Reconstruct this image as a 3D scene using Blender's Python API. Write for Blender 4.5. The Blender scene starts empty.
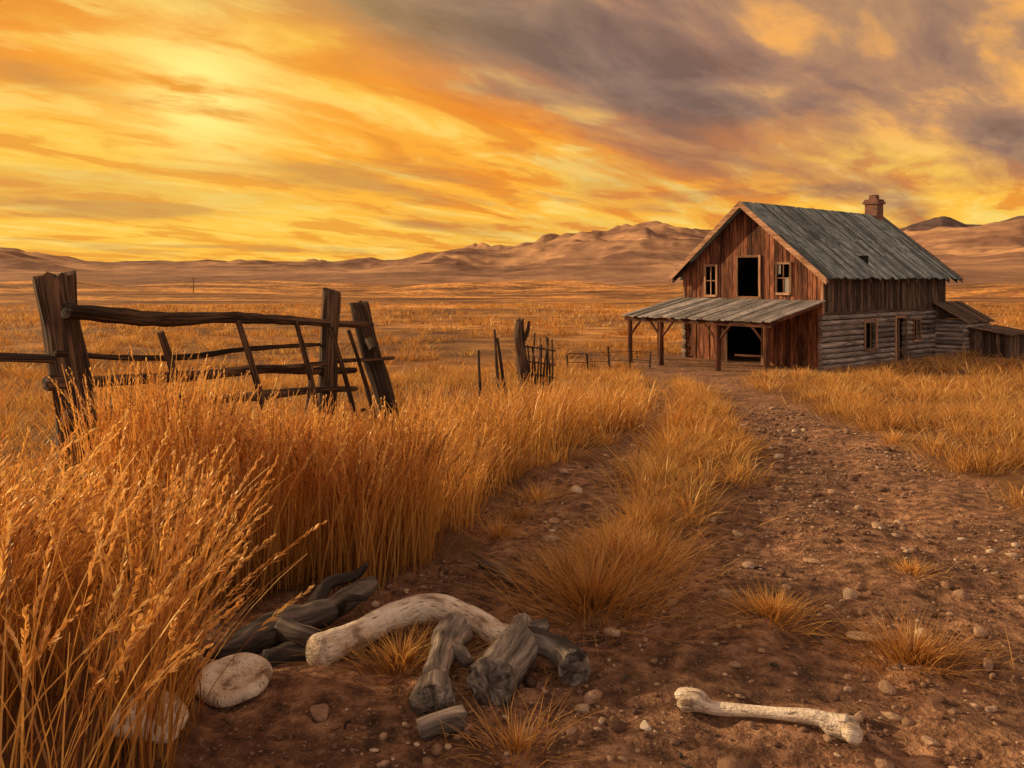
import bpy, math, random
import numpy as np
from mathutils import Vector, Matrix
random.seed(7); rng=np.random.default_rng(11)
S=bpy.context.scene
# ------------------------------------------------------------ noise
def _h(i,j,s):
    v=np.sin(i*127.1+j*311.7+s*74.7)*43758.5453
    return v-np.floor(v)
def vn(x,y,s=0):
    x=np.asarray(x,float);y=np.asarray(y,float)
    i=np.floor(x);j=np.floor(y);f=x-i;g=y-j
    f=f*f*f*(f*(f*6-15)+10);g=g*g*g*(g*(g*6-15)+10)
    return (_h(i,j,s)*(1-f)+_h(i+1,j,s)*f)*(1-g)+(_h(i,j+1,s)*(1-f)+_h(i+1,j+1,s)*f)*g
def fbm(x,y,s=0,o=4):
    r=0;a=.5;t=0
    for k in range(o):
        r=r+a*vn(x*2**k+k*13.7,y*2**k-k*7.3,s+k);t+=a;a*=.5
    return r/t
def sst(a,b,x):
    t=np.clip((x-a)/(b-a),0,1);return t*t*(3-2*t)
# ------------------------------------------------------------ layout of the place (metres)
_yy=np.linspace(-200,400,6001)
_sl=-0.074*sst(-14,-4,_yy)*(1-sst(29,38,_yy))-0.009*sst(50,70,_yy)*(1-sst(120,160,_yy))
_zz=np.cumsum(_sl)*(_yy[1]-_yy[0]);_zz-=np.interp(0,_yy,_zz)
LG_Y=[-50,2.5,3.0,3.3,3.7,4.1,4.3,4.5,4.8,5.5,6.5,8.3,9.2,10,12,14.5,21,28,34,38,44]
LG_X=[-1.3,-1.12,-1.20,-1.36,-1.52,-1.6,-1.45,-.80,-.55,-.35,-.25,.15,.8,1.3,1.9,2.5,3.9,4.9,5.4,5.9,40]
RD_Y=[-50,3,5,6.5,9,11,14.5,20,25.6,31,34,36]
RD_X=[3.4,3.7,4.1,4.3,4.9,5.25,5.85,6.6,7.5,9.0,11.5,13]
CS_Y=[4.0,4.6,5.3,6.5,7.5,8.5,10.6,14.5,21,27]
CS_L=[.3,.3,.55,.95,1.2,1.4,2.0,3.0,4.5,5.5]
CS_R=[.45,.75,.95,1.5,2.05,2.5,3.1,3.85,5.0,5.7]
def grassmask(x,y):
    """1 where grass grows, 0 on bare dirt"""
    w=(fbm(x*1.3,y*1.3,5)-.5)*.5
    left=1-sst(-.12,.12,(x+w)-np.interp(y,LG_Y,LG_X))
    right=sst(-.12,.12,(x+w*1.2)-np.interp(y,RD_Y,RD_X))
    mid=(y>4.1)*(y<27)*sst(-.1,.1,(x+w*.6)-np.interp(y,CS_Y,CS_L))*(1-sst(-.1,.1,(x+w*.6)-np.interp(y,CS_Y,CS_R)))
    lx=(x-11.27)*.625-(y-38)*.78; ly=(x-11.27)*.78+(y-38)*.625
    yard=(1-sst(0,1.2,np.maximum(np.abs(lx)-4.2,np.maximum(ly-13.5,-5.0-ly))))
    m=np.maximum(np.maximum(left,right*(y>-50)),mid)
    return m*(1-yard)
def height(x,y):
    z=np.interp(y,_yy,_zz)
    d=np.hypot(x,y)
    near=1-sst(20,40,d)
    m=grassmask(x,y)
    z=z+near*((fbm(x*.9,y*.9,1)-.5)*.12+(fbm(x*4,y*4,2,3)-.5)*.08+(fbm(x*13,y*13,8,2)-.5)*.034*(1-sst(6,10,d)))
    z=z+m*.06*(1-sst(60,90,d))
    z=z-near*.05*np.exp(-((x-(np.interp(y,RD_Y,RD_X)-1.1))/.35)**2)
    z=z-near*.035*np.exp(-((x-(np.interp(y,RD_Y,RD_X)-2.3))/.25)**2)*(1-m)
    sw=(fbm(x/150+3,y/80+1,9,3)-.55)*15*sst(130,480,d)
    sw+=(fbm(x/60,y/45,19,2)-.5)*1.4*sst(60,160,d)
    return z+sw
def H(x,y): return float(height(np.array([float(x)]),np.array([float(y)]))[0])
# ------------------------------------------------------------ node helpers
def mat(name):
    m=bpy.data.materials.new(name);m.use_nodes=True
    nt=m.node_tree;nt.nodes.clear();o=nt.nodes.new('ShaderNodeOutputMaterial')
    return m,nt,o
def N(nt,t,**k):
    n=nt.nodes.new(t)
    for a,b in k.items():
        if a in n.inputs.keys(): n.inputs[a].default_value=b
        else: setattr(n,a,b)
    return n
def L(nt,a,b): nt.links.new(a,b)
def ramp(nt,fac,stops):
    r=nt.nodes.new('ShaderNodeValToRGB');e=r.color_ramp.elements
    while len(e)<len(stops): e.new(.5)
    for i,(p,c) in enumerate(stops):
        e[i].position=p;e[i].color=(*c,1) if len(c)==3 else c
    L(nt,fac,r.inputs[0]);return r.outputs[0]
def mth(nt,op,a,b=None,c=None):
    n=nt.nodes.new('ShaderNodeMath');n.operation=op
    for i,v in enumerate((a,b,c)):
        if v is None: continue
        if isinstance(v,(int,float)): n.inputs[i].default_value=v
        else: L(nt,v,n.inputs[i])
    return n.outputs[0]
def mixc(nt,f,a,b,mode='MIX'):
    n=nt.nodes.new('ShaderNodeMix');n.data_type='RGBA';n.blend_type=mode;n.clamp_factor=True
    for sock,v in ((n.inputs[0],f),(n.inputs[6],a),(n.inputs[7],b)):
        if isinstance(v,(int,float)): sock.default_value=v
        elif isinstance(v,tuple): sock.default_value=(*v,1)
        else: L(nt,v,sock)
    return n.outputs[2]
def vmap(nt,src,scale,rot=(0,0,0),loc=(0,0,0)):
    m=nt.nodes.new('ShaderNodeMapping');L(nt,src,m.inputs[0])
    m.inputs['Scale'].default_value=scale;m.inputs['Rotation'].default_value=rot;m.inputs['Location'].default_value=loc
    return m.outputs[0]
def noise(nt,vec,scale,detail=4,rough=.55,dist=0):
    n=N(nt,'ShaderNodeTexNoise',Scale=scale,Detail=detail,Roughness=rough,Distortion=dist)
    L(nt,vec,n.inputs['Vector']);return n.outputs[0]
def attr(nt,name):
    n=nt.nodes.new('ShaderNodeAttribute');n.attribute_name=name;return n
def bsdf(nt,o,col,rough=.85,bump=None,bs=.5,bd=.01,spec=.3):
    b=nt.nodes.new('ShaderNodeBsdfPrincipled')
    if isinstance(col,tuple): b.inputs['Base Color'].default_value=(*col,1)
    else: L(nt,col,b.inputs['Base Color'])
    b.inputs['Roughness'].default_value=rough
    b.inputs['Specular IOR Level'].default_value=spec
    if bump is not None:
        n=N(nt,'ShaderNodeBump',Strength=bs,Distance=bd);L(nt,bump,n.inputs['Height']);L(nt,n.outputs[0],b.inputs['Normal'])
    L(nt,b.outputs[0],o.inputs[0]);return b
# materials
def wood_mat(name,c0,c1,c2,grey=.0,bd=.012,fr=38):
    m,nt,o=mat(name)
    g=attr(nt,'grain');r=attr(nt,'rnd')
    n1=noise(nt,vmap(nt,g.outputs['Vector'],(fr,fr,1.6)),1,6,.65,.6)
    n2=noise(nt,vmap(nt,g.outputs['Vector'],(3,3,.7)),1,4,.6)
    n3=noise(nt,vmap(nt,g.outputs['Vector'],(110,110,3)),1,3,.6)
    f=mth(nt,'ADD',mth(nt,'MULTIPLY',n1,.65),mth(nt,'MULTIPLY',n2,.35))
    c=ramp(nt,f,[(.38,c0),(.5,c1),(.62,c2)])
    v=mth(nt,'ADD',mth(nt,'MULTIPLY',r.outputs['Fac'],1.1),.4)
    c=mixc(nt,1.0,c,v,'MULTIPLY')
    h=mth(nt,'ADD',n1,mth(nt,'MULTIPLY',n3,.35))
    bsdf(nt,o,c,.85,h,1.0,bd,.25);return m
M_post=wood_mat('weathered_post_wood',(.012,.008,.006),(.06,.036,.024),(.24,.14,.08))
M_red=wood_mat('red_brown_boards',(.018,.009,.006),(.145,.05,.026),(.42,.18,.092))
M_dark=wood_mat('dark_boards',(.014,.010,.008),(.08,.05,.036),(.24,.16,.115))
M_grey=wood_mat('grey_logs',(.035,.03,.028),(.22,.18,.165),(.50,.43,.38))
M_roof=wood_mat('roof_boards',(.03,.044,.046),(.135,.175,.178),(.42,.46,.44))
M_porch=wood_mat('porch_roof_boards',(.05,.046,.046),(.23,.21,.2),(.5,.46,.43))
M_trim=wood_mat('trim_wood',(.06,.03,.018),(.28,.15,.085),(.48,.3,.19))
M_drift=wood_mat('driftwood',(.035,.028,.024),(.18,.15,.13),(.44,.37,.31),bd=.014,fr=26)
M_darkdrift=wood_mat('charred_driftwood',(.014,.012,.011),(.07,.056,.048),(.22,.175,.15),bd=.012,fr=26)
def bone_mat():
    m,nt,o=mat('old_bone')
    g=attr(nt,'grain')
    a=noise(nt,vmap(nt,g.outputs['Vector'],(14,14,5)),1,5,.6)
    b=noise(nt,vmap(nt,g.outputs['Vector'],(120,120,14)),1,4,.6)
    p=noise(nt,vmap(nt,g.outputs['Vector'],(60,60,60)),1,3,.5)
    c=ramp(nt,a,[(.34,(.24,.16,.105)),(.45,(.60,.49,.37)),(.60,(.80,.71,.58))])
    c=mixc(nt,ramp(nt,b,[(.57,(0,0,0)),(.67,(1,1,1))]),c,(.13,.085,.06))
    bsdf(nt,o,c,.6,mth(nt,'ADD',b,p),.9,.01,.35);return m
M_bone=bone_mat()
def stone_mat():
    m,nt,o=mat('stones')
    tc=nt.nodes.new('ShaderNodeTexCoord');r=attr(nt,'rnd')
    a=noise(nt,tc.outputs['Object'],40,4)
    c=ramp(nt,r.outputs['Fac'],[(0,(.09,.046,.028)),(.4,(.22,.125,.076)),(.75,(.36,.23,.15)),(.94,(.50,.37,.26)),(1,(.68,.58,.46))])
    c=mixc(nt,.6,c,ramp(nt,a,[(.3,(.4,.4,.4)),(.7,(1.3,1.3,1.3))]),'MULTIPLY')
    bsdf(nt,o,c,.85,a,.8,.015);return m
M_stone=stone_mat()
def plain(name,c,rough=.8):
    m,nt,o=mat(name);tc=nt.nodes.new('ShaderNodeTexCoord')
    a=noise(nt,tc.outputs['Object'],9,5)
    bsdf(nt,o,mixc(nt,1.0,c,ramp(nt,a,[(.3,(.6,.6,.6)),(.7,(1.2,1.2,1.2))]),'MULTIPLY'),rough,a,.4,.01);return m
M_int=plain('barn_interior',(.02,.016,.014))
def brick():
    m,nt,o=mat('chimney_brick');tc=nt.nodes.new('ShaderNodeTexCoord')
    b=N(nt,'ShaderNodeTexBrick',Scale=1.0);b.inputs['Brick Width'].default_value=.3;b.inputs['Row Height'].default_value=.1;b.inputs['Mortar Size'].default_value=.012
    b.inputs['Color1'].default_value=(.24,.09,.055,1);b.inputs['Color2'].default_value=(.10,.045,.03,1);b.inputs['Mortar'].default_value=(.16,.13,.11,1)
    s=nt.nodes.new('ShaderNodeSeparateXYZ');L(nt,tc.outputs['Object'],s.inputs[0])
    cx=nt.nodes.new('ShaderNodeCombineXYZ');L(nt,mth(nt,'ADD',s.outputs[0],s.outputs[1]),cx.inputs[0]);L(nt,s.outputs[2],cx.inputs[1])
    L(nt,cx.outputs[0],b.inputs['Vector']);bsdf(nt,o,b.outputs[0],.9);return m
M_brick=brick()
def glass():
    m,nt,o=mat('dusty_glass');b=bsdf(nt,o,(.3,.27,.24),.15,spec=.8);return m
M_glass=glass()
def grass_mat():
    m,nt,o=mat('dry_grass')
    c=attr(nt,'col').outputs['Color']
    d=N(nt,'ShaderNodeBsdfDiffuse');t=N(nt,'ShaderNodeBsdfTranslucent');g=N(nt,'ShaderNodeBsdfGlossy',Roughness=.4)
    L(nt,c,d.inputs[0]);L(nt,mixc(nt,1.0,c,(1.0,.85,.6),'MULTIPLY'),t.inputs[0]);g.inputs[0].default_value=(.9,.75,.5,1)
    a=N(nt,'ShaderNodeMixShader');a.inputs[0].default_value=.48;L(nt,d.outputs[0],a.inputs[1]);L(nt,t.outputs[0],a.inputs[2])
    b=N(nt,'ShaderNodeMixShader');b.inputs[0].default_value=.05;L(nt,a.outputs[0],b.inputs[1]);L(nt,g.outputs[0],b.inputs[2])
    L(nt,b.outputs[0],o.inputs[0]);return m
M_grass=grass_mat()
def ground_mat():
    m,nt,o=mat('ground')
    tc=nt.nodes.new('ShaderNodeTexCoord');P=tc.outputs['Object']
    msk=attr(nt,'grassy').outputs['Fac']
    a=noise(nt,P,1.1,6,.6);b=noise(nt,P,9,6,.65);c=noise(nt,P,55,4,.6)
    dirt=ramp(nt,b,[(.36,(.10,.044,.023)),(.5,(.31,.16,.088)),(.64,(.60,.355,.21))])
    dirt=mixc(nt,.85,dirt,ramp(nt,a,[(.35,(.52,.46,.43)),(.65,(1.4,1.3,1.2))]),'MULTIPLY')
    dirt=mixc(nt,ramp(nt,c,[(.60,(0,0,0)),(.68,(1,1,1))]),dirt,(.52,.35,.23))
    f1=noise(nt,vmap(nt,P,(.035,.05,.05)),1,6,.65);f2=noise(nt,vmap(nt,P,(.35,.35,.35)),1,6,.7)
    f3=noise(nt,vmap(nt,P,(.006,.014,.01)),1,5,.6)
    fld=ramp(nt,f2,[(.34,(.17,.078,.03)),(.5,(.54,.28,.085)),(.66,(.84,.50,.16))])
    fld=mixc(nt,.95,fld,ramp(nt,f1,[(.38,(.34,.28,.28)),(.5,(.9,.85,.8)),(.60,(1.35,1.22,1.05))]),'MULTIPLY')
    fld=mixc(nt,.9,fld,ramp(nt,f3,[(.42,(.36,.29,.29)),(.55,(1.15,1.08,1.0))]),'MULTIPLY')
    col=mixc(nt,msk,dirt,fld)
    vor=N(nt,'ShaderNodeTexVoronoi',Scale=26);L(nt,P,vor.inputs['Vector'])
    h=mth(nt,'ADD',mth(nt,'ADD',mth(nt,'MULTIPLY',b,2.3),mth(nt,'MULTIPLY',c,.8)),mth(nt,'MULTIPLY',vor.outputs['Distance'],.4))
    bsdf(nt,o,col,.75,h,1.0,.08,.4);return m
M_ground=ground_mat()
def hills_mat(name,c0,c1,c2,fr):
    m,nt,o=mat(name)
    tc=nt.nodes.new('ShaderNodeTexCoord');P=tc.outputs['Object']
    a=noise(nt,vmap(nt,P,(fr,fr*.5,.02)),1,6,.6);b=noise(nt,vmap(nt,P,(.02,.01,.06)),1,6,.65)
    c=ramp(nt,a,[(.39,c0),(.5,c1),(.60,c2)])
    c=mixc(nt,.45,c,ramp(nt,b,[(.37,(.55,.50,.50)),(.63,(1.3,1.22,1.15))]),'MULTIPLY')
    bsdf(nt,o,c,.95,b,.6,8,.1);return m
M_hills=hills_mat('hills',(.20,.115,.08),(.33,.195,.12),(.50,.30,.16),.003)
M_mount=hills_mat('mountains',(.09,.063,.06),(.13,.09,.082),(.18,.125,.11),.001)
# ------------------------------------------------------------ numpy mesh
def npmesh(name,V,F,mat_,attrs=None,smooth=False,parent=None,k=4):
    me=bpy.data.meshes.new(name)
    V=np.ascontiguousarray(V,np.float32);F=np.ascontiguousarray(F,np.int32)
    me.vertices.add(len(V));me.vertices.foreach_set('co',V.ravel())
    me.loops.add(F.size);me.loops.foreach_set('vertex_index',F.ravel())
    me.polygons.add(len(F));me.polygons.foreach_set('loop_start',np.arange(0,F.size,k,dtype=np.int32))
    if smooth: me.polygons.foreach_set('use_smooth',np.ones(len(F),bool))
    me.update(calc_edges=True)
    for an,(ty,dat) in (attrs or {}).items():
        at=me.attributes.new(an,ty,'POINT')
        key={'FLOAT':'value','FLOAT_VECTOR':'vector','FLOAT_COLOR':'color'}[ty]
        at.data.foreach_set(key,np.ascontiguousarray(dat,np.float32).ravel())
    me.materials.append(mat_)
    ob=bpy.data.objects.new(name,me);S.collection.objects.link(ob)
    if parent: ob.parent=parent
    return ob
def empty(name,loc=(0,0,0),rz=0):
    e=bpy.data.objects.new(name,None);e.location=loc;e.rotation_euler=(0,0,rz);e.empty_display_size=.3
    S.collection.objects.link(e);return e
class B:
    def __init__(s): s.v=[];s.f=[];s.g=[];s.r=[]
    def hexa(s,c,axis=2,rnd=None):
        i=len(s.v);rnd=random.random() if rnd is None else rnd;off=random.uniform(0,60)
        for p in c:
            s.v.append(tuple(p));q=[p[0],p[1],p[2]];q[axis],q[2]=q[2],q[axis]
            s.g.append((q[0]+off,q[1]+off*.7,q[2]+off*1.3));s.r.append(rnd)
        for f in ((0,3,2,1),(4,5,6,7),(0,1,5,4),(1,2,6,5),(2,3,7,6),(3,0,4,7)): s.f.append(tuple(i+k for k in f))
    def box(s,x0,x1,y0,y1,z0,z1,axis=2,rnd=None):
        s.hexa([(x0,y0,z0),(x1,y0,z0),(x1,y1,z0),(x0,y1,z0),(x0,y0,z1),(x1,y0,z1),(x1,y1,z1),(x0,y1,z1)],axis,rnd)
    def tube(s,pts,rad,sides=10,jit=.08,step=None,flat=1.0,rnd=None,lump=0,capj=0):
        pts=[Vector(p) for p in pts];n=len(pts)
        if not hasattr(rad,'__len__'): rad=[rad]*n
        P=[];R=[];per=6 if step is None else step
        for i in range(n-1):
            p0=pts[max(i-1,0)];p1=pts[i];p2=pts[i+1];p3=pts[min(i+2,n-1)]
            for k in range(per):
                t=k/per
                P.append(.5*((2*p1)+(p2-p0)*t+(2*p0-5*p1+4*p2-p3)*t*t+(3*p1-p0-3*p2+p3)*t**3))
                tt=t*t*(3-2*t);R.append(rad[i]*(1-tt)+rad[i+1]*tt)
        P.append(pts[-1]);R.append(rad[-1])
        rnd=random.random() if rnd is None else rnd;off=random.uniform(0,50);i0=len(s.v);ln=0
        up=Vector((0,0,1));T0=(P[1]-P[0]).normalized()
        if abs(T0.dot(up))>.9: up=Vector((0,1,0))
        ph=[random.uniform(-1,1) for _ in range(sides)];seed=random.uniform(0,99)
        for k,p in enumerate(P):
            T=(P[min(k+1,len(P)-1)]-P[max(k-1,0)]).normalized()
            A=T.cross(up).normalized();Bv=A.cross(T).normalized()
            if k: ln+=(P[k]-P[k-1]).length
            for a in range(sides):
                th=2*math.pi*a/sides
                nz=math.sin(th*3+seed+ln*5)*.35+math.sin(th*2-ln*9+seed*2)*.35+ph[a]*.6
                r=R[k]*(1+jit*nz+lump*math.sin(ln*21+seed+th)+lump*.7*math.sin(ln*47+seed*3-2*th))
                v=p+A*math.cos(th)*r+Bv*math.sin(th)*r*flat
                if capj and k==len(P)-1: v=v+T*random.uniform(-capj,capj)
                s.v.append(tuple(v));s.g.append((math.cos(th)*R[k]+off,math.sin(th)*R[k],ln+off));s.r.append(rnd)
        m=len(P)
        for k in range(m-1):
            for a in range(sides):
                b=(a+1)%sides
                s.f.append((i0+k*sides+a,i0+k*sides+b,i0+(k+1)*sides+b,i0+(k+1)*sides+a))
        for kk,rev in ((0,True),(m-1,False)):
            c=len(s.v);T=(P[1]-P[0]).normalized()*-1 if rev else (P[-1]-P[-2]).normalized()
            s.v.append(tuple(P[kk]+T*R[kk]*.15));s.g.append((off,0,ln*(not rev)+off));s.r.append(rnd*.6)
            for a in range(sides):
                b=(a+1)%sides;q=(i0+kk*sides+a,i0+kk*sides+b)
                s.f.append((q[1],q[0],c) if rev else (q[0],q[1],c))
    def make(s,name,m,parent=None,smooth=False):
        me=bpy.data.meshes.new(name);me.from_pydata(s.v,[],s.f)
        a=me.attributes.new('grain','FLOAT_VECTOR','POINT');a.data.foreach_set('vector',np.array(s.g,np.float32).ravel())
        a=me.attributes.new('rnd','FLOAT','POINT');a.data.foreach_set('value',np.array(s.r,np.float32))
        if smooth: me.polygons.foreach_set('use_smooth',np.ones(len(me.polygons),bool))
        me.materials.append(m);me.update()
        ob=bpy.data.objects.new(name,me);S.collection.objects.link(ob)
        if parent: ob.parent=parent
        return ob
# ------------------------------------------------------------ ground
n=720;t=np.linspace(-1,1,n);k=math.asinh(7500/1.9)
gx=1.9*np.sinh(t*k)+.6;gy=1.9*np.sinh(t*k)+4.2
X,Y=np.meshgrid(gx,gy)
Z=height(X.ravel(),Y.ravel())
idx=np.arange(n*n).reshape(n,n)
F=np.stack([idx[:-1,:-1],idx[:-1,1:],idx[1:,1:],idx[1:,:-1]],-1).reshape(-1,4)
gm=grassmask(X.ravel(),Y.ravel())
npmesh('ground',np.stack([X.ravel(),Y.ravel(),Z],-1),F,M_ground,{'grassy':('FLOAT',gm)},True)
# ------------------------------------------------------------ hills
def rg(x,y,s,o=3,soft=.02,dec=.38):
    r=0;a=.6;tt=0
    for q in range(o):
        v=1-np.sqrt((vn(x*2**q+q*5.1,y*2**q,s+q)*2-1)**2+soft);r=r+a*v;tt+=a;a*=dec
    return r/tt
def polar(name,na,r0,r1,nr,fn,m,a0=-75,a1=75):
    az=np.radians(np.linspace(a0,a1,na));rr=np.geomspace(r0,r1,nr)
    A,R=np.meshgrid(az,rr);hx=(R*np.sin(A)).ravel();hy=(R*np.cos(A)).ravel()
    hz=fn(hx,hy,R.ravel(),np.tan(A.ravel()))
    idx=np.arange(na*nr).reshape(nr,na)
    F=np.stack([idx[:-1,:-1],idx[:-1,1:],idx[1:,1:],idx[1:,:-1]],-1).reshape(-1,4)
    npmesh(name,np.stack([hx,hy,hz],-1),F,m,None,True)
def hf(hx,hy,Rf,u):
    prof=np.interp(u,[-1.5,-.64,-.5,-.35,-.2,-.13,-.07,0,.05,.1,.14,.19,.25,.32,.45,.52,.58,.64,1.5],[30,24,15,17,18,25,33,34,40,43,47,50,43,38,38,40,40,46,50])/796.
    wx=hx+220*(fbm(hx/420,hy/420,71,3)-.5);wy=hy+220*(fbm(hx/420,hy/420,73,3)-.5)
    rid=rg(wx/430,wy/560,31,4,.010,.42);env=sst(700,3400,Rf)
    hz=-4+prof*Rf*(.24+.80*env)*(.16+1.12*rid)*sst(640,1300,Rf)*(1-.5*sst(4600,5600,Rf))-6*(1-sst(640,900,Rf))
    return hz+sst(700,1400,Rf)*(rg(wx/300,hy/330,51,3,.03)-.45)*26*(1-.6*env)
polar('hills',1200,620,5600,320,hf,M_hills)
def mf(hx,hy,Rf,u):
    prof=np.interp(u,[.3,.40,.46,.5,.54,.57,.60,.66,.8,1.2,1.6],[0,26,42,50,54,48,47,53,46,36,0])/796.
    return -10+prof*6600*(.78+.40*rg(hx/900,hy/900,91,5,.004,.5))*np.sin(np.pi*np.clip((Rf-5700)/1800,0,1))
polar('mountains',700,5700,7400,60,mf,M_mount,14,58)
# ------------------------------------------------------------ grass
class G:
    def __init__(s): s.V=[];s.F=[];s.C=[];s.n=0
    def blades(s,bx,by,bz,h,az,lean,splay,w,col,seg,tipw=.0,face=None):
        n=len(bx);t=np.linspace(0,1,seg+1)[None,:]
        dx=np.cos(az)[:,None];dy=np.sin(az)[:,None]
        hh=h[:,None];d=hh*(splay[:,None]*t+lean[:,None]*t**2.2)
        z=hh*(t*(1-.25*splay[:,None])-.45*np.clip(lean[:,None],0,1.2)*t**2.6)
        cx=bx[:,None]+dx*d;cy=by[:,None]+dy*d;cz=bz[:,None]+z
        fa=rng.uniform(0,np.pi,n) if face is None else face
        wx=np.cos(fa)[:,None];wy=np.sin(fa)[:,None]
        ww=w[:,None]*.5*np.maximum(1-t**1.7*(1-tipw),.06)
        V=np.stack([np.stack([cx-wx*ww,cy-wy*ww,cz],-1),np.stack([cx+wx*ww,cy+wy*ww,cz],-1)],2)
        base=(np.arange(n)*(seg+1)*2)[:,None]+np.arange(seg)[None,:]*2+s.n
        Fq=np.stack([base,base+1,base+3,base+2],-1).reshape(-1,4)
        cc=np.ones((n,seg+1,2,4));tt=t[:,:,None]
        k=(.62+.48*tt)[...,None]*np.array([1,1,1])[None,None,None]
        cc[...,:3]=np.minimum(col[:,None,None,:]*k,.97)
        s.V.append(V.reshape(-1,3));s.F.append(Fq);s.C.append(cc.reshape(-1,4));s.n+=n*(seg+1)*2
        return cx,cy,cz
    def quads(s,P0,P1,W,col):
        n=len(P0);V=np.stack([P0,(P0+P1)/2-W,P1,(P0+P1)/2+W],1)
        b=(np.arange(n)*4)[:,None]+s.n+np.arange(4)[None,:]
        cc=np.ones((n,4,4));cc[...,:3]=col[:,None,:]
        s.V.append(V.reshape(-1,3));s.F.append(b);s.C.append(cc.reshape(-1,4));s.n+=n*4
    def make(s,name):
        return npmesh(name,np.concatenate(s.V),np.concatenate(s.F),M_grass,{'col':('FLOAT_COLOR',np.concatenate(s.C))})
def gcol(n,lo=(.55,.245,.055),hi=(.97,.61,.20),x=None,y=None):
    t=rng.uniform(0,1,n)
    if x is not None: t=np.clip(t*.75+ (fbm(x*.35,y*.35,77,3)-.36)*1.2,0,1)
    c=np.array(lo)[None]*(1-t[:,None])+np.array(hi)[None]*t[:,None]
    k=rng.uniform(0,1,n)<.14
    c[k]*=np.array([.44,.36,.38])
    return np.minimum(c,.97)
def tufts(g,tx,ty,per,hgt,spread,width,seg,lean=(.1,.7),splay=(.0,.6),smin=.55,smax=1.3):
    n=len(tx);sc=np.repeat(rng.uniform(smin,smax,n),per)
    X=np.repeat(tx,per);Y=np.repeat(ty,per);a=rng.uniform(0,2*np.pi,n*per);r=np.abs(rng.normal(0,1,n*per))*spread*.5*sc
    bx=X+np.cos(a)*r;by=Y+np.sin(a)*r
    bz=height(bx,by)-.01
    hh=np.repeat(np.broadcast_to(hgt,(n,)),per)*sc*rng.uniform(.5,1.1,n*per)
    az=a+rng.normal(0,.5,n*per)
    tint=np.repeat(rng.uniform(.66,1.15,n),per)[:,None]*np.array([1,1,1])+np.repeat(rng.uniform(-.05,.03,n),per)[:,None]*np.array([0,1,.6])
    c=np.clip(gcol(n*per,x=bx,y=by)*tint,.01,.97)
    return g.blades(bx,by,bz,hh,az,rng.uniform(*lean,n*per),rng.uniform(*splay,n*per)*np.clip(r/(spread*.5+1e-6),.2,1.2),width*rng.uniform(.7,1.3,n*per),c,seg)
def scatter(x0,x1,y0,y1,dens,thr=.5,cond=None,clump=0):
    m=int((x1-x0)*(y1-y0)*dens);x=rng.uniform(x0,x1,m);y=rng.uniform(y0,y1,m)
    k=grassmask(x,y)>thr
    if clump: k&=fbm(x*clump,y*clump,61,3)>rng.uniform(.25,.6,m)
    if cond is not None: k&=cond(x,y)
    return x[k],y[k]
inview=lambda x,y:(np.abs(x)<.85*y+3.5)
g=G()
def tall(zone,n,h0,h1,az0,azs,lean,seed=.5,w=.005,ssz=1.0,spl=(0,.25)):
    x=rng.uniform(zone[0],zone[1],n*5);y=rng.uniform(zone[2],zone[3],n*5)
    k=(grassmask(x,y)>.45)&(fbm(x*2.6,y*2.6,91,2)>rng.uniform(.35,.62,n*5));x=x[k][:n];y=y[k][:n];n=len(x)
    h=rng.uniform(h0,h1,n)*(.65+.7*fbm(x*1.5,y*1.5,17,2));a=az0+rng.normal(0,azs,n)
    cx,cy,cz=g.blades(x,y,height(x,y)-.02,h,a,rng.uniform(lean[0],lean[1],n),rng.uniform(*spl,n),rng.uniform(.6,1.5,n)*w,gcol(n,(.52,.215,.045),(.96,.60,.18),x,y),8,.3)
    K=rng.uniform(0,1,n)<seed
    cx,cy,cz,hh=cx[K],cy[K],cz[K],h[K];m=len(cx)
    if m==0: return
    col=gcol(m,(.58,.28,.08),(.96,.66,.26))
    q=26
    for i in range(q):
        f=6.0+2.0*i/(q-1);a0=int(min(f,7));ff=f-a0
        P=np.stack([cx[:,a0]*(1-ff)+cx[:,a0+1]*ff,cy[:,a0]*(1-ff)+cy[:,a0+1]*ff,cz[:,a0]*(1-ff)+cz[:,a0+1]*ff],-1)
        T=np.stack([cx[:,8]-cx[:,7],cy[:,8]-cy[:,7],cz[:,8]-cz[:,7]],-1);T/=np.linalg.norm(T,axis=1)[:,None]
        O=rng.normal(0,1,(m,3));O-=T*(O*T).sum(1)[:,None];O/=np.linalg.norm(O,axis=1)[:,None]
        ln=rng.uniform(.018,.036,m)[:,None]*(1.15-.5*i/q)*ssz
        P1=P+T*ln*.95+O*ln*.36
        g.quads(P,P1,np.cross(T,O)*.0038*ssz,np.minimum(col*rng.uniform(.75,1.15,(m,1)),.97))
tall((-4.2,-1.0,1.9,3.7),2400,.62,1.05,.6,1.1,(.03,.42),.55,.0065,1.25)
tall((-2.5,-.3,4.2,5.5),3200,.8,1.2,.0,1.7,(.0,.25),.4,.0065,1.1,(0,.16))
tall((-6.5,-2.2,3.6,5.8),1500,.38,.60,.3,1.2,(.1,.5),.4,.006)
tall((-2.4,.0,5.5,8.5),2000,.55,.85,.0,1.6,(.05,.4),.3,w=.008,spl=(0,.2))
tall((-1.4,.6,8,13),1300,.65,.95,.0,1.6,(.05,.4),.2,w=.011)
tall((.3,2.6,10.5,15.5),1300,.5,.8,.0,1.6,(.1,.6),.1,w=.013)
tall((-1.45,-.95,2.2,3.35),100,.35,.75,.0,1.2,(.1,.4),.7,.006)
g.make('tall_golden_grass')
g=G()
x,y=scatter(-8,1.2,3,9,7);tufts(g,x,y,40,.28,.22,.0055,4,splay=(.1,.9))
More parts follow.
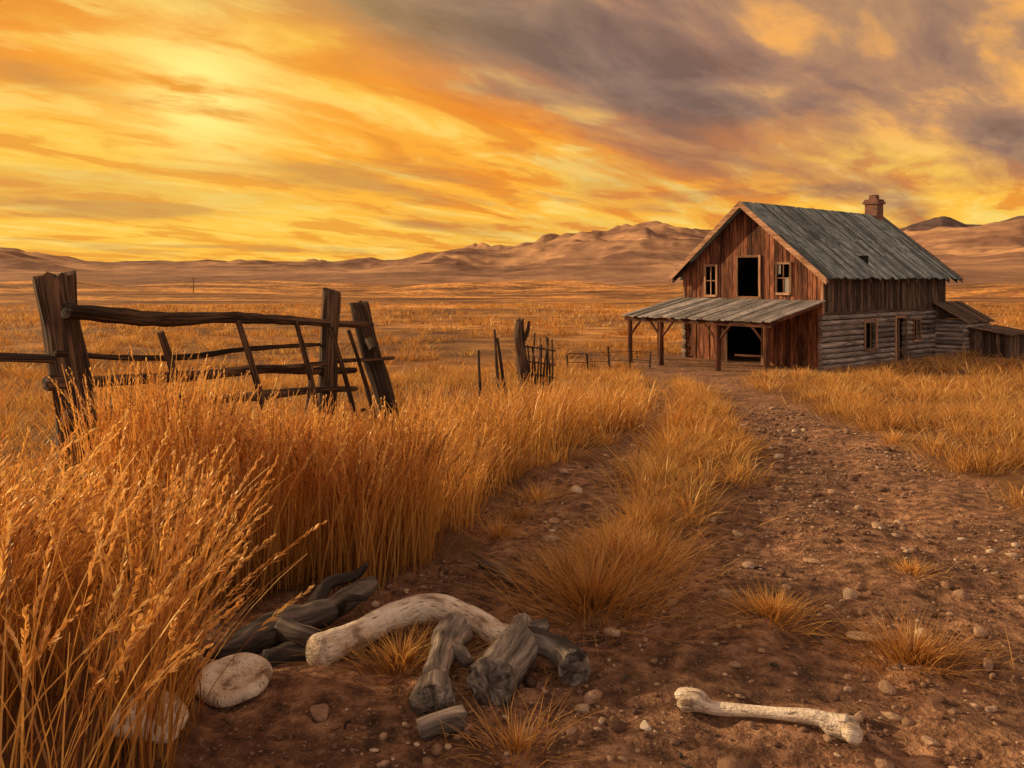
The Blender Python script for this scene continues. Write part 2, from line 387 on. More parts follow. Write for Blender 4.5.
x,y=scatter(-22,22,6,16,2.5,cond=lambda a,b:inview(a,b)&((a<3.2)|(a>4.0)));tufts(g,x,y,50,.40,.34,.009,3,splay=(.1,1.0))
x,y=scatter(-22,22,6,16,1.2,cond=lambda a,b:inview(a,b)&((a<2.9)|(a>4.4)),clump=.5);tufts(g,x,y,80,.52,.5,.010,3,splay=(.1,1.1))
x,y=scatter(3.5,12,5,16,3.2);tufts(g,x,y,64,.32,.36,.0085,3,splay=(.2,1.1))
x,y=scatter(-34,34,16,30,1.7,cond=inview,clump=.4);tufts(g,x,y,48,.52,.6,.017,3,splay=(.1,1.0))
x,y=scatter(-34,34,16,30,.8,cond=inview);tufts(g,x,y,26,.35,.6,.017,2,splay=(.1,.8))
x,y=scatter(-60,62,30,60,.75,cond=inview,clump=.16);tufts(g,x,y,34,.6,.9,.03,2,splay=(.1,.9))
x,y=scatter(-130,130,60,140,.28,cond=inview,clump=.07);tufts(g,x,y,18,.7,1.6,.07,2)
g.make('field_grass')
g=G()
x,y=scatter(.2,6,4.2,27,8,cond=lambda a,b:(a>np.interp(b,CS_Y,CS_L)-.1)&(a<np.interp(b,CS_Y,CS_R)+.1)&(a<np.interp(b,RD_Y,RD_X)-.7),clump=.8)
near=y<9
tufts(g,x[near],y[near],150,.28,.26,.0055,4,splay=(.2,1.4),smin=.6,smax=1.25);tufts(g,x[~near],y[~near],90,.40,.34,.011,3,splay=(.2,1.2))
g.make('track_grass_strip')
for (tx,ty,hh,sp,cnt) in [(.44,4.3,.36,.38,900),(.34,4.65,.3,.3,500),(.78,4.95,.27,.36,600),(1.0,5.5,.26,.34,500),(1.1,6.2,.28,.4,600),(1.35,4.15,.17,.24,620),(1.87,3.72,.2,.28,760),(2.5,5.0,.1,.15,260),(-.5,3.6,.22,.26,420),(.02,2.85,.16,.22,200),(-.1,5.9,.2,.2,200),(.05,6.6,.22,.25,260),(.25,7.4,.25,.3,300),(2.0,9.2,.3,.5,600),(1.5,8.1,.3,.4,500)]:
    g=G();tufts(g,np.array([tx]),np.array([ty]),cnt,hh,sp,.0048,5,splay=(.3,1.5),lean=(.1,.6),smin=.95,smax=1.05);g.make('grass_tuft')
# ------------------------------------------------------------ stones
def stones(name,xs,ys,sz,rnd=None,sink=.25):
    import bmesh
    bm=bmesh.new();bmesh.ops.create_icosphere(bm,subdivisions=1 if len(xs)>20 else 3,radius=1);bm.verts.ensure_lookup_table()
    v=np.array([q.co[:] for q in bm.verts]);f=np.array([[a.index for a in q.verts] for q in bm.faces]);bm.free()
    n=len(xs);m=len(v);a=rng.uniform(0,6.28,n)
    sc=np.stack([rng.uniform(.7,1.3,n),rng.uniform(.5,1,n),rng.uniform(.3,.7,n)],-1)*sz[:,None]
    if m<50: j=1+rng.uniform(-.25,.25,(n,m))
    else:
        pl=rng.normal(0,1,(9,3));pl/=np.linalg.norm(pl,axis=1)[:,None];dd=v@pl.T
        j=np.ones((1,m))
        for q in range(9): j=np.minimum(j,(rng.uniform(.55,.85)/np.maximum(dd[:,q],1e-3))[None])
        j=np.clip(j,.3,1)*(1+.1*(vn(v[:,0]*3+5,v[:,1]*3+v[:,2]*2.1,3)-.5))[None]
    V=v[None]*j[...,None]*sc[:,None,:]
    c,s_=np.cos(a)[:,None],np.sin(a)[:,None]
    Vx=V[...,0]*c-V[...,1]*s_+xs[:,None];Vy=V[...,0]*s_+V[...,1]*c+ys[:,None]
    Vz=V[...,2]+height(xs,ys)[:,None]+sc[:,2:3]*(1-2*sink)*.6
    Fo=(f[None]+(np.arange(n)*m)[:,None,None]).reshape(-1,3)
    r=np.repeat(rng.uniform(0,.97,n)**1.1 if rnd is None else rnd,m)
    return npmesh(name,np.stack([Vx,Vy,Vz],-1).reshape(-1,3),Fo,M_stone,{'rnd':('FLOAT',r)},False,k=3)
m=52000;x=rng.uniform(-1.5,6,m);y=rng.uniform(2.2,18,m)
k_=(grassmask(x,y)<.4)&(fbm(x*1.4,y*1.4,41,3)>rng.uniform(.30,.66,m));x,y=x[k_],y[k_]
stones('gravel',x,y,np.exp(rng.normal(-4.85,.66,len(x)))*(.8+.03*y),sink=.1)
for (sx,sy,sz,rr_) in [(.50,2.98,.034,.99),(1.75,3.95,.08,.8),(2.35,4.0,.05,.7),(.88,4.4,.04,.6),(1.55,5.2,.07,.85),(1.35,3.1,.035,.8),(2.05,2.95,.05,.6),(.35,6.4,.08,.7),(-.75,3.1,.05,.6),(.62,7.6,.08,1.0),(.55,8.6,.08,.9),(1.95,4.6,.07,.85),(2.3,3.3,.06,.5),(1.15,2.9,.03,.6),(1.7,6.0,.07,.8),(2.6,4.6,.06,.6),(1.2,4.5,.045,.8),(2.0,5.3,.06,.7),(2.8,6.1,.06,.8),(1.6,3.4,.045,.7),(2.15,3.6,.05,.7),(1.55,2.95,.03,.8),(1.75,3.15,.04,.5),(1.95,3.25,.03,.85),(1.5,3.55,.03,.75),(2.5,3.7,.05,.7),(1.0,3.6,.03,.7)]:
    stones('stone',np.array([sx]),np.array([sy]),np.array([sz]),np.array([rr_]),sink=.1)
stones('pale_rock',np.array([-1.27]),np.array([2.78]),np.array([.13]),np.array([1.0]),sink=-.3)
# dead twigs on the path
b=B()
for i in range(46):
    tx=random.uniform(-.9,3.4);ty=random.uniform(2.7,7.5)
    if grassmask(np.array([tx]),np.array([ty]))[0]>.4: continue
    a=random.uniform(0,6.28);l=random.uniform(.03,.11);r=random.uniform(.003,.008)
    mx=tx+math.cos(a)*l/2+random.uniform(-.01,.01);my=ty+math.sin(a)*l/2
    b.tube([(tx,ty,H(tx,ty)+r),(mx,my,H(mx,my)+r*2),(tx+math.cos(a)*l,ty+math.sin(a)*l,H(tx+math.cos(a)*l,ty+math.sin(a)*l)+r)],[r,r,r*.6],6,.2,3)
b.make('twig_litter',M_darkdrift)
# ------------------------------------------------------------ bones and driftwood
def gz(x,y,o=0): return (x,y,H(x,y)+o)
b=B();b.tube([gz(-.86,3.52,.05),gz(-.76,3.72,.07),gz(-.62,3.92,.11),gz(-.42,4.02,.14),gz(-.22,3.95,.12),gz(-.07,3.82,.08),gz(.02,3.72,.06)],[.072,.064,.064,.066,.060,.058,.072],18,.07,8,lump=.03)
b.make('curved_bone',M_bone,smooth=True)
b=B();b.tube([gz(.69,3.14,.045),gz(.73,3.125,.04),gz(.79,3.10,.036),gz(.96,3.03,.036),gz(1.12,2.955,.038),gz(1.18,2.93,.045),gz(1.225,2.905,.05)],[.04,.042,.026,.021,.027,.04,.045],16,.04,6,lump=.02)
for (px,py,r) in [(.68,3.11,.030),(.685,3.175,.028),(1.225,2.87,.034),(1.245,2.94,.032)]:
    b.tube([gz(px-.03,py+.01,.04),gz(px-.01,py,.042),gz(px+.015,py-.005,.042),gz(px+.032,py-.012,.04)],[r*.45,r,r,r*.45],14,.05,4)
b.make('leg_bone',M_bone,smooth=True)
b=B();b.tube([gz(-.28,3.80,.09),gz(-.295,3.70,.08),gz(-.31,3.5,.07),gz(-.315,3.3,.065),gz(-.31,3.14,.07),gz(-.30,3.06,.07)],[.085,.072,.052,.055,.072,.085],24,.14,10,capj=.01,lump=.05,rnd=.55)
b.tube([gz(-.315,3.62,.07),gz(-.24,3.54,.06),gz(-.19,3.47,.04)],[.045,.036,.026],12,.15,5,lump=.06,rnd=.5)
b.make('driftwood_log',M_drift,smooth=True)
b=B();b.tube([gz(.045,3.90,.10),gz(.05,3.80,.11),gz(.04,3.62,.11),gz(-.01,3.42,.09),gz(-.07,3.25,.075),gz(-.08,3.18,.075)],[.035,.055,.085,.09,.085,.098],24,.15,10,capj=.012,lump=.06,rnd=.6)
b.tube([gz(.02,3.56,.11),gz(.10,3.57,.125),gz(.18,3.54,.115),gz(.25,3.47,.09),gz(.275,3.40,.075)],[.07,.058,.054,.062,.072],20,.14,9,lump=.08,capj=.01,rnd=.55)
b.tube([gz(.06,3.64,.12),gz(.12,3.68,.14),gz(.165,3.68,.14)],[.055,.045,.048],16,.15,7,lump=.08,capj=.008,rnd=.6)
b.tube([gz(.0,3.42,.06),gz(-.1,3.47,.05),gz(-.17,3.42,.03)],[.055,.042,.026],14,.14,6,lump=.06,rnd=.5)
b.make('forked_driftwood',M_drift,smooth=True)
b=B();b.tube([gz(-.34,2.93,.035),gz(-.26,2.96,.04),gz(-.18,2.99,.045)],[.038,.037,.042],20,.15,8,capj=.008,lump=.05,rnd=.6)
b.make('driftwood_stub',M_drift,smooth=True)
b=B()
b.tube([gz(-1.30,3.66,.03),gz(-1.15,3.76,.09),gz(-.98,3.85,.12),gz(-.84,3.98,.15),gz(-.72,4.14,.21)],[.055,.07,.068,.055,.035],18,.22,9,lump=.10)
b.tube([gz(-1.08,3.74,.11),gz(-.94,3.66,.10),gz(-.84,3.70,.06)],[.05,.045,.028],12,.2,6,lump=.08)
b.tube([gz(-.98,3.88,.1),gz(-.93,4.0,.22),gz(-.80,4.08,.27),gz(-.74,4.06,.35)],[.045,.034,.024,.012],10,.18,6)
b.tube([gz(-.86,3.95,.12),gz(-.8,3.85,.22),gz(-.70,3.86,.24)],[.035,.022,.012],10,.18,6)
b.tube([gz(-1.25,3.66,.05),gz(-1.36,3.60,.07),gz(-1.44,3.62,.1)],[.045,.034,.018],10,.18,6)
b.tube([gz(-.74,3.92,.06),gz(-.9,3.72,.04),gz(-1.1,3.55,.03)],[.05,.055,.045],12,.2,7,lump=.1)
b.make('gnarled_branch',M_darkdrift,smooth=True)
b=B();b.tube([gz(-.2,5.05,.05),gz(-.1,4.9,.06),gz(.0,4.68,.04)],[.024,.032,.022],8,.2,5,lump=.1);b.make('broken_stick',M_darkdrift,smooth=True)
# flat pale round plate with a raised rim
b=B()
c0=Vector((-1.16,3.32,H(-1.16,3.32)+.075));ring=[];NS=48
for r,dz in ((.002,.006),(.06,.006),(.095,.008),(.108,.020),(.128,.024),(.145,.016),(.150,.0),(.146,-.018),(.128,-.03),(.05,-.034),(.002,-.034)):
    ring.append([(c0.x+math.cos(a)*r*(1+.03*math.sin(2*a+1)+.012*math.sin(7*a)),c0.y+math.sin(a)*r*(1+.02*math.sin(3*a)),c0.z+dz+.003*math.sin(a*5)*r/.15+.16*r*math.sin(a)) for a in [2*math.pi*i/NS for i in range(NS)]])
for rgn in ring:
    for p in rgn: b.v.append(p);b.g.append(p);b.r.append(.5)
for i in range(len(ring)-1):
    for a in range(NS): b.f.append((i*NS+a,i*NS+(a+1)%NS,(i+1)*NS+(a+1)%NS,(i+1)*NS+a))
b.make('round_bone_plate',M_bone,smooth=True)
# ------------------------------------------------------------ fences
fe=empty('wooden_fence')
def fp(t,z,dx=0,dy=0): return (-3.3+1.7*t+dx,6.2+3.9*t+dy,z)
b=B()
b.tube([(-3.25,6.2,-.7),(-3.33,6.2,-.1),(-3.42,6.2,.6),(-3.50,6.2,1.1),(-3.555,6.2,1.50)],[.155,.15,.14,.135,.145],18,.12,10,capj=.04,rnd=.35)
b.make('corner_post',M_post,fe)
b=B();b.tube([(-2.12,9.05,-.85),(-2.09,9.0,0),(-2.07,9.0,.7),(-2.04,9.0,1.36)],[.11,.105,.1,.10],14,.14,8,capj=.04,rnd=.3);b.make('middle_post',M_post,fe)
b=B();b.tube([(-1.46,10.1,-.95),(-1.63,10.1,0),(-1.8,10.05,.6),(-1.93,10.0,1.18)],[.14,.13,.12,.115],14,.14,8,capj=.04,rnd=.4)
b.tube([(-1.78,9.93,.72),(-1.70,9.75,.62)],[.06,.045],8,.15,4);b.make('leaning_post',M_post,fe)
b=B()
for i,(t0,z0,t1,z1,r0,r1,sag) in enumerate([(-.03,1.235,.93,.95,.06,.045,.01),(-.03,.72,.9,.40,.05,.038,-.02),(-.02,.46,.86,.22,.055,.035,-.03),(-.02,.90,.74,.76,.028,.024,.04),(.0,.10,.35,.08,.03,.02,0),(.0,-.10,.42,-.2,.03,.02,.03),(.45,.62,1.05,.50,.025,.022,.02),(.4,.02,.95,-.12,.025,.02,.02)]):
    pts=[];rd=[]
    for k in range(6):
        s_=k/5;pts.append(fp(t0+(t1-t0)*s_,z0+(z1-z0)*s_-sag*4*s_*(1-s_)+random.uniform(-.025,.025),-.12*(i%2)+.0,-.10-.04*(i%3)));rd.append((r0+(r1-r0)*s_)*random.uniform(.85,1.15))
    b.tube(pts,rd,10,.16,6,lump=.07,rnd=random.uniform(.1,.6))
b.tube([(-3.45,6.1,.87),(-4.3,5.75,.93),(-5.6,5.2,.95)],[.035,.035,.03],8,.1,6)
b.make('rails',M_post,fe)
b=B()
for (t0,z0,t1,z1,r) in [(.185,1.04,.255,.1,.036),(.40,1.09,.51,-.18,.034),(.60,1.04,.71,-.35,.032),(.74,.95,.88,-.5,.03),(.66,.55,.60,-.5,.024),(.82,.9,.97,-.45,.026)]:
    b.tube([fp(t0,z0,.02,-.2),fp((t0+t1)/2+.008,(z0+z1)/2,.02,-.2),fp(t1,z1,.02,-.18)],[r*.8,r,r],8,.12,5,lump=.05,rnd=random.uniform(.2,.7))
b.make('pickets',M_post,fe)
f2=empty('broken_fence');b=B()
b.tube([(.36,19,-1.6),(.27,19,-.6),(.18,18.95,.1),(.2,18.95,.52)],[.13,.14,.12,.1],10,.2,6,capj=.08,rnd=.3)
b.tube([(.15,19,-.2),(.35,18.9,.2),(.40,18.9,.5)],[.06,.05,.03],8,.2,6)
b.make('post',M_post,f2);b=B()
for i in range(9):
    x0=.42+i*.07;b.tube([(x0-.03,19.2,-1.5),(x0,19.2,-.7),(x0+random.uniform(-.1,.1),19.2,random.uniform(-.2,.25))],[.025,.025,.018],6,.15,4)
for z_ in (-.15,-.5,-.8): b.tube([(.1,19.1,z_+.05),(.6,19.1,z_),(1.05,19.15,z_-.08)],[.022,.025,.02],6,.15,4)
for (x0,xt,zt) in [(-.3,-.42,.3),(-.12,-.35,.1),(-.75,-.8,-.2)]: b.tube([(x0,19,-1.5),(xt,19,zt)],[.045,.03],6,.15,6)
b.make('sticks',M_post,f2)
f3=empty('distant_fence');b=B()
P=[(2.3+i*.95,33+.6*i) for i in range(0,5)]
for i,(px,py) in enumerate(P):
    z0=H(px,py);b.tube([(px,py,z0-.2),(px+random.uniform(-.15,.15),py,z0+random.uniform(.7,1.1))],[.05,.04],6,.1,3)
for i in range(len(P)-1):
    for hz_ in (.4,.75): 
        p,q=P[i],P[i+1];b.tube([(p[0],p[1],H(*p)+hz_),(q[0],q[1],H(*q)+hz_-random.uniform(0,.1))],[.015,.015],5,.1,3)
b.make('posts_and_rails',M_post,f3)
for (px,py) in [(-104,260)]:
    b=B();z0=H(px,py);b.tube([(px,py,z0-.3),(px,py,z0+5)],[.14,.1],8,.05,4);b.tube([(px-1.1,py,z0+4.5),(px+1.1,py,z0+4.5)],[.07,.07],6,.05,3);b.make('utility_pole',M_post)
# ------------------------------------------------------------ barn
BZ=-2.55
bn=empty('wooden_barn',(11.27,38.0,BZ),-math.atan2(.78,.625))
W=3.8;LN=12.4;RZ=7.7;SL=.829
def rz(x): return RZ-.06-SL*abs(x)
def cut(z0,z1,ops):
    iv=[(z0,z1)]
    for a,c in ops:
        nw=[]
        for p,q in iv:
            if c<=p or a>=q: nw.append((p,q));continue
            if a>p: nw.append((p,a))
            if c<q: nw.append((c,q))
        iv=nw
    return iv
fo=[(-2.45,-1.85,3.3,4.7),(-.55,.6,3.25,5.1),(1.6,2.22,3.45,4.75),(-1.15,.75,-.1,2.1)]
def front(b,yc,ops,lo=0,th=.04,sgn=1):
    x=-W
    while x<W-.01:
        w=random.uniform(.17,.27);x1=min(x+w,W);gap=.012
        o=[(c,d) for (a,bb,c,d) in ops if bb>x+.02 and a<x1-.02]
        for (p,q) in cut(lo-.0,99,o):
            ya=yc+random.uniform(-.022,.022)
            xa,xb=x+gap,x1-gap*random.uniform(.3,1.6);za=zb=q
            if q==99: za,zb=rz(xa),rz(xb)
            if min(za,zb)-p<.05: continue
            p2=p+(random.uniform(0,.15) if p<=0 else 0)
            b.hexa([(xa,ya,p2),(xb,ya,p2),(xb,ya+th,p2),(xa,ya+th,p2),(xa,ya,za),(xb,ya,zb),(xb,ya+th,zb),(xa,ya+th,za)])
        x=x1
b=B();front(b,0,fo);b.make('front_boards',M_red,bn)
b=B();front(b,LN-.05,[]);b.make('back_boards',M_dark,bn)
b=B();bl=B()
so=[(3.6,4.6,.8,2.1),(6.6,7.6,0,2.15),(8.5,9.1,1.0,2.0)]
for sx in (1,-1):
    y=.06
    while y<LN-.07:
        y1=min(y+random.uniform(.18,.26),LN-.06);xo=sx*(W-.02+random.uniform(-.022,.022))
        b.box(min(xo,xo-sx*.04),max(xo,xo-sx*.04),y+.01,y1-.01,2.42-random.uniform(0,.14),rz(W)-.0)
        y=y1
    for i in range(10):
        zc=.13+i*.247;ops=[(a,c) for a,c,d,e in so if d<zc<e] if sx>0 else []
        for (p,q) in cut(-.12+random.uniform(-.05,.05),LN+.12,ops):
            bl.tube([(sx*(W-.02),p,zc),(sx*(W-.02)+random.uniform(-.02,.02),(p+q)/2,zc+random.uniform(-.015,.015)),(sx*(W-.02),q,zc)],[.115,.122,.112],10,.08,5,rnd=random.uniform(.05,1))
b.make('side_boards',M_dark,bn);bl.make('log_walls',M_grey,bn)
b=B();b.box(-W+.2,W-.2,.3,LN-.3,-.05,.02);b.box(-W+.12,W-.12,1.2,LN-.2,2.75,2.85);b.make('floor_and_loft',M_int,bn)
b=B();b.box(-W+.16,-W+.19,.2,LN-.2,.03,4.4);b.box(W-.22,W-.19,.2,3.4,.03,4.4);b.box(W-.22,W-.19,9.3,LN-.2,.03,4.4);b.box(-W+.2,W-.25,4.5,4.55,.03,5.2);b.make('inner_partition',M_int,bn)
b=B()
for sx in (1,-1):
    y=-.65
    while y<LN+.6:
        w=random.uniform(.22,.36);y1=min(y+w,LN+.62);x1=W+.52+random.uniform(-.07,.06);dz=random.uniform(0,.04)
        t_=.05
        j=random.uniform(1.5,3)
        for (xa,xb,up) in ((0.0,j+.06,.026),(j,x1,0)):
            za=RZ-SL*xa+dz+up;zb=RZ-SL*xb+dz+up;xa_,xb_=sx*xa,sx*xb
            c=[(xa_,y+.006,za-t_),(xb_,y+.006,zb-t_),(xb_,y1-.006,zb-t_),(xa_,y1-.006,za-t_),(xa_,y+.006,za),(xb_,y+.006,zb),(xb_,y1-.006,zb),(xa_,y1-.006,za)]
            if sx<0: c=[c[1],c[0],c[3],c[2],c[5],c[4],c[7],c[6]]
            b.hexa(c,0)
        y=y1
b.make('roof',M_roof,bn)
b=B()
for yy in (-.7,LN+.66):
    for sx in (1,-1):
        xb=W+.58;dz0,dz1=-.24,.06
        c=[(0,yy,RZ+dz0),(sx*xb,yy,RZ-SL*xb+dz0),(sx*xb,yy+.04,RZ-SL*xb+dz0),(0,yy+.04,RZ+dz0),(0,yy,RZ+dz1),(sx*xb,yy,RZ-SL*xb+dz1),(sx*xb,yy+.04,RZ-SL*xb+dz1),(0,yy+.04,RZ+dz1)]
        if sx<0: c=[c[1],c[0],c[3],c[2],c[5],c[4],c[7],c[6]]
        b.hexa(c,0,.8)
b.make('barge_boards',M_trim,bn)
b=B()
for sx in (1,-1):
    for i in range(15):
        yy=-.4+i*.92;xe=W+.5
        c=[(sx*(W-.6),yy,rz(W-.6)-.22),(sx*xe,yy,rz(xe)-.2),(sx*xe,yy+.1,rz(xe)-.2),(sx*(W-.6),yy+.1,rz(W-.6)-.22),(sx*(W-.6),yy,rz(W-.6)-.03),(sx*xe,yy,rz(xe)-.03),(sx*xe,yy+.1,rz(xe)-.03),(sx*(W-.6),yy+.1,rz(W-.6)-.03)]
        if sx<0: c=[c[1],c[0],c[3],c[2],c[5],c[4],c[7],c[6]]
        b.hexa(c,0)
b.box(W-.02,W+.05,.0,LN,2.45,2.6,1);b.make('rafters',M_dark,bn)
b=B()
for (a,c,d,e) in fo[:3]:
    t_=.11
    b.box(a-t_,a,-.075,-.024,d-t_,e+t_);b.box(c,c+t_,-.075,-.024,d-t_,e+t_);b.box(a,c,-.07,-.024,e,e+t_,0);b.box(a-.04,c+.04,-.11,-.024,d-t_,d-.003,0)
b.box(-2.17,-2.12,-.05,0,3.3,4.7);b.box(-2.45,-1.85,-.04,0,3.97,4.02,0);b.box(1.89,1.93,-.05,0,3.45,4.75);b.box(1.6,2.22,-.04,0,4.1,4.14,0)
a,c,d,e=fo[3];b.box(a-.14,a,-.08,-.024,0,e+.14);b.box(c,c+.14,-.08,-.024,0,e+.14);b.box(a,c,-.075,-.024,e,e+.14,0)
for (a,c,d,e) in so:
    X0,X1=W+.06,W+.13
    b.box(X0,X1,a-.1,a,d,e+.1);b.box(X0,X1,c,c+.1,d,e+.1);b.box(X0,X1-.004,a,c,e,e+.1,1)
    if d>0: b.box(X0,X1+.03,a-.1,c+.1,d-.1,d-.002,1);b.box(X0+.01,X1-.03,(a+c)/2-.02,(a+c)/2+.02,d,e)
for sx in (-1,1): b.box(sx*W-.07 if sx<0 else W-.03,sx*W+.03 if sx<0 else W+.07,-.06,.05,2.5,rz(W)-.05)
b.make('window_and_door_frames',M_trim,bn)
b=B();b.box(W-.05,W-.01,6.65,7.2,.05,2.1);b.make('door',M_dark,bn)
b=B();b.box(1.93,2.22,-.01,.0,3.45,4.1);b.box(1.6,1.75,-.012,-.002,4.3,4.75);b.make('broken_panes',M_glass,bn)
b=B();cy_=12.1;b.box(-.36,.36,cy_-.36,cy_+.36,6.9,8.35);b.box(-.45,.45,cy_-.45,cy_+.45,8.35,8.5);b.box(-.39,.39,cy_-.39,cy_+.39,8.5,8.62)
b.box(-.2,.2,cy_-.2,cy_+.2,8.62,8.88);b.make('chimney',M_brick,bn)
b=B();x=-W-.35
D=4.35
while x<W+.2:
    x1=min(x+random.uniform(.24,.36),W+.22);dz=random.uniform(0,.03);dd=D+random.uniform(-.08,.1)
    z0=3.12+dz;z1=3.12-.178*dd+dz-random.uniform(0,.03)
    b.hexa([(x+.006,-dd,z1-.05),(x1-.006,-dd,z1-.05),(x1-.006,-.09,z0-.05),(x+.006,-.09,z0-.05),(x+.006,-dd,z1),(x1-.006,-dd,z1),(x1-.006,-.09,z0),(x+.006,-.09,z0)],1);x=x1
b.make('porch_roof',M_porch,bn)
b=B()
b.box(-W-.3,W+.18,-4.18,-4.02,2.08,2.28,0);b.box(-W-.25,W+.1,-.2,-.09,2.83,3.0,0)
for xx in (-3.8,-1.3,1.3,3.75): 
    b.hexa([(xx-.06,-4.0,2.15),(xx+.06,-4.0,2.15),(xx+.06,-.2,2.85),(xx-.06,-.2,2.85),(xx-.06,-4.0,2.3),(xx+.06,-4.0,2.3),(xx+.06,-.2,3.0),(xx-.06,-.2,3.0)],1)
for xx in (-3.8,-1.85,1.3,3.7):
    b.tube([(xx,-4.1,-.35),(xx+random.uniform(-.04,.04),-4.1,1),(xx,-4.1,2.12)],[.13,.12,.115],10,.08,5,rnd=.15)
    for s_ in (-1,1):
        if abs(xx+s_*.7)>4.2: continue
        b.tube([(xx+s_*.08,-4.1,1.45),(xx+s_*.68,-4.1,2.1)],[.055,.055],6,.08,3,rnd=.2)
b.tube([(-3.8,-2.0,-.3),(-3.8,-2,2.5)],[.1,.1],8,.08,5,rnd=.15)
b.tube([(2.2,-4.1,.85),(3.7,-4.1,.9)],[.05,.05],6,.1,4)
b.make('porch_frame',M_red,bn)
b=B();r2=B();bl=B()
def shed(x0,x1,y0,y1,h0,h1,logs):
    for i in range(int(h1/.22)):
        zc=.11+i*.22
        if logs:
            bl.tube([(x0+.05,y0,zc),(x1,y0,zc)],[.11,.11],8,.08,4);bl.tube([(x1-.0,y0-.1,zc),(x1-.0,y1,zc)],[.11,.11],8,.08,4)
    if not logs:
        x=x0
        while x<x1-.01:
            xn=min(x+.2,x1);hh=h0+(h1-h0)*((x+xn)/2-x0)/(x1-x0);b.box(x+.006,xn-.006,y0,y0+.04,0,hh-.03);x=xn
        y=y0+.05
        while y<y1: b.box(x1-.04,x1,y+.006,min(y+.2,y1)-.006,0,h1-.03);y+=.2
    else:
        b.box(x0+.02,x1,y0-.02,y0+.03,h1-.1,h1+.02,0)
        for j in range(6):
            xa=x0+(x1-x0)*j/6;hh=h0+(h1-h0)*(j+.5)/6;b.box(xa+.004,xa+(x1-x0)/6-.004,y0-.015,y0+.025,h1+.03,hh-.02)
    y=y0-.25
    while y<y1+.2:
        yn=y+random.uniform(.2,.3);dz=random.uniform(0,.02);xe=x1+.25;ze=h1-(h0-h1)/(x1-x0)*.25
        r2.hexa([(x0+.03,y,h0+dz-.05),(xe,y,ze+dz-.05),(xe,yn-.01,ze+dz-.05),(x0+.03,yn-.01,h0+dz-.05),(x0+.03,y,h0+dz),(xe,y,ze+dz),(xe,yn-.01,ze+dz),(x0+.03,yn-.01,h0+dz)],0);y=yn
shed(W+.02,5.3,11.0,14.0,2.85,2.0,True);shed(5.42,7.1,11.3,14.0,1.62,1.35,False)
b.make('shed_boards',M_dark,bn);r2.make('shed_roof',M_dark,bn);bl.make('shed_logs',M_grey,bn)
# ------------------------------------------------------------ world
w=bpy.data.worlds.new("World");S.world=w;w.use_nodes=True;nt=w.node_tree;nt.nodes.clear()
out=nt.nodes.new('ShaderNodeOutputWorld');tc=nt.nodes.new('ShaderNodeTexCoord')
SUN=Vector((-.90,.30,.33)).normalized()
sk=nt.nodes.new('ShaderNodeTexSky');sk.sky_type='NISHITA';sk.sun_disc=False;sk.sun_elevation=math.asin(SUN.z);sk.sun_rotation=math.atan2(SUN.x,SUN.y)
sp=nt.nodes.new('ShaderNodeSeparateXYZ');L(nt,tc.outputs['Generated'],sp.inputs[0]);dx,dy,dz=sp.outputs
dzc=mth(nt,'MAXIMUM',dz,0.0);den=mth(nt,'ADD',dzc,.13)
cp=nt.nodes.new('ShaderNodeCombineXYZ');L(nt,mth(nt,'DIVIDE',dx,den),cp.inputs[0]);L(nt,mth(nt,'DIVIDE',dy,den),cp.inputs[1])
ang=math.radians(48)
R1=vmap(nt,cp.outputs[0],(1,1,1),(0,0,ang))
n1=noise(nt,vmap(nt,R1,(1.25,.55,1),loc=(3.1,.4,0)),1.0,7,.52,.4)
n2=noise(nt,vmap(nt,vmap(nt,cp.outputs[0],(1,1,1),(0,0,math.radians(40))),(3.4,1.4,1),loc=(1.3,5.2,0)),1.0,9,.58,.35)
n3=noise(nt,vmap(nt,R1,(.5,.3,1),loc=(7,2,0)),1,3,.5,.4)
n4=noise(nt,vmap(nt,R1,(.95,.5,1),loc=(11.3,6.1,0)),1,7,.55,.4)
base=ramp(nt,dzc,[(0,(1.0,.44,.05)),(.05,(1.0,.53,.06)),(.13,(1.0,.41,.03)),(.24,(.94,.26,.018)),(.34,(.70,.18,.028)),(.6,(.32,.15,.10)),(1,(.2,.16,.17))])
c=mixc(nt,mth(nt,'MULTIPLY',ramp(nt,n1,[(.50,(0,0,0)),(.60,(1,1,1))]),.9),base,(1.0,.60,.08))
c=mixc(nt,mth(nt,'MULTIPLY',ramp(nt,n2,[(.41,(1,1,1)),(.49,(0,0,0))]),.68),c,(.78,.20,.018))
c=mixc(nt,mth(nt,'MULTIPLY',ramp(nt,n2,[(.53,(0,0,0)),(.62,(1,1,1))]),.7),c,(1.0,.72,.18))
dk=ramp(nt,n1,[(.38,(1,1,1)),(.47,(0,0,0))])
c=mixc(nt,mth(nt,'MULTIPLY',dk,.68),c,(.46,.17,.07))
isl=mth(nt,'MULTIPLY',ramp(nt,n4,[(.50,(0,0,0)),(.59,(1,1,1))]),ramp(nt,dzc,[(.02,(0,0,0)),(.2,(1,1,1))]))
c=mixc(nt,mth(nt,'MULTIPLY',isl,.60),c,(.38,.175,.105))
gb=mth(nt,'ADD',mth(nt,'ADD',mth(nt,'MULTIPLY',dzc,1.28),mth(nt,'MULTIPLY',dx,.47)),mth(nt,'MULTIPLY',mth(nt,'SUBTRACT',n3,.5),.7))
gb=mth(nt,'ADD',gb,mth(nt,'MULTIPLY',mth(nt,'SUBTRACT',n1,.5),-.7))
gf=ramp(nt,gb,[(.29,(0,0,0)),(.50,(1,1,1))])
gm_=mth(nt,'ADD',mth(nt,'MULTIPLY',n1,.5),mth(nt,'MULTIPLY',n2,.5))
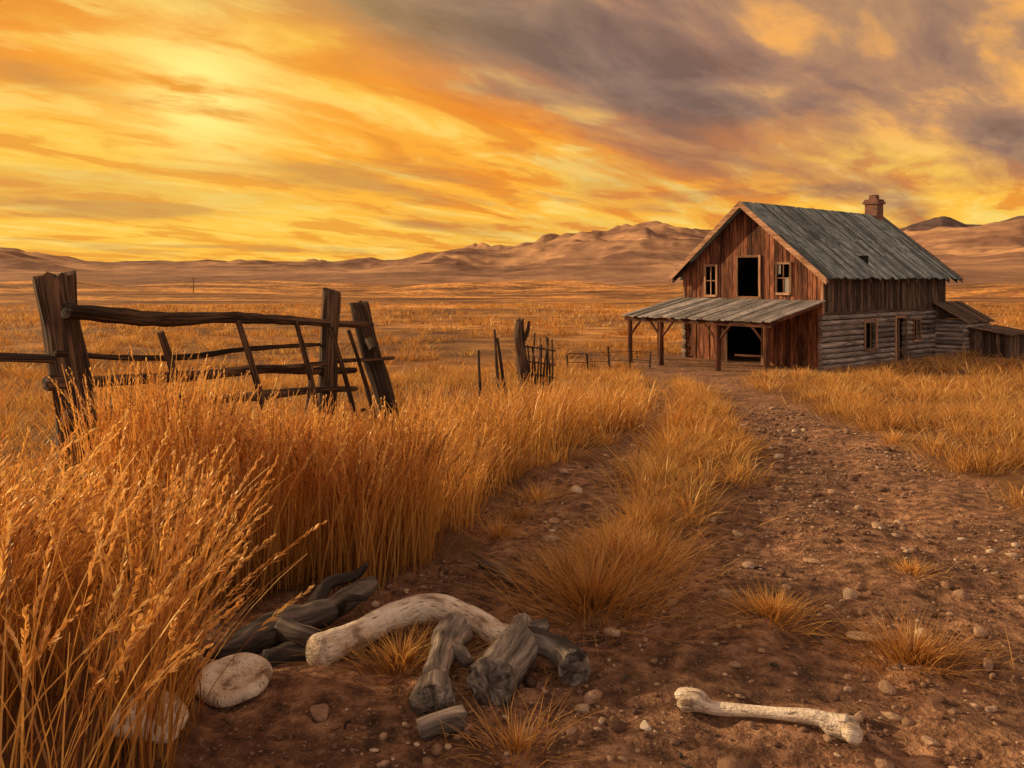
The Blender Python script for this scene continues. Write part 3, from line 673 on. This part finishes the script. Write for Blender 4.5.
gc=ramp(nt,gm_,[(.39,(.165,.11,.092)),(.46,(.265,.17,.13)),(.53,(.44,.24,.14)),(.60,(.92,.40,.10))])
c=mixc(nt,mth(nt,'MULTIPLY',gf,.9),c,gc)
gl=nt.nodes.new('ShaderNodeVectorMath');gl.operation='DOT_PRODUCT';L(nt,tc.outputs['Generated'],gl.inputs[0]);gl.inputs[1].default_value=Vector((-.39,1,.235)).normalized()
gp=mth(nt,'POWER',mth(nt,'MAXIMUM',gl.outputs['Value'],0),30);gp2=mth(nt,'POWER',mth(nt,'MAXIMUM',gl.outputs['Value'],0),380)
brk=ramp(nt,n2,[(.38,(0,0,0)),(.52,(1,1,1))])
c=mixc(nt,mth(nt,'MULTIPLY',gp,.36),c,(1.0,.62,.06))
c=mixc(nt,mth(nt,'MULTIPLY',mth(nt,'MULTIPLY',gp2,brk),.95),c,(1.2,.92,.26))
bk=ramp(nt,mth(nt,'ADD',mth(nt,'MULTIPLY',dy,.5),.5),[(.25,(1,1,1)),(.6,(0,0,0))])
c=mixc(nt,bk,c,(.80,.58,.45))  # unseen sky behind the camera, made pale and brighter as added fill light
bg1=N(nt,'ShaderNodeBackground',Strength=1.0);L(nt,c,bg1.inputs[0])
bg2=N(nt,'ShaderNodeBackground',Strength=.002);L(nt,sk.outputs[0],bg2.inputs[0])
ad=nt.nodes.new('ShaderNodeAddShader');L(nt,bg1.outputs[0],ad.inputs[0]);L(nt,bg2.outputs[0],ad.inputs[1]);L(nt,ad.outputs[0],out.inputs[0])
ld=bpy.data.lights.new('sun','SUN');ld.energy=5.0;ld.angle=math.radians(1.5);ld.color=(1,.69,.37)
lo=bpy.data.objects.new('sun',ld);lo.rotation_euler=SUN.to_track_quat('Z','Y').to_euler();S.collection.objects.link(lo)
# ------------------------------------------------------------ camera
cd=bpy.data.cameras.new('camera');cd.lens=28;cd.sensor_width=36;cd.shift_y=-104/1024;cd.clip_end=20000;cd.clip_start=.05
co=bpy.data.objects.new('camera',cd);co.location=(0,0,1.478);co.rotation_euler=(math.radians(90),0,0);S.collection.objects.link(co);S.camera=co
S.view_settings.view_transform='Standard';S.view_settings.look='None';S.view_settings.exposure=0
print('polys',sum(len(o.data.polygons) for o in S.objects if o.type=='MESH'))
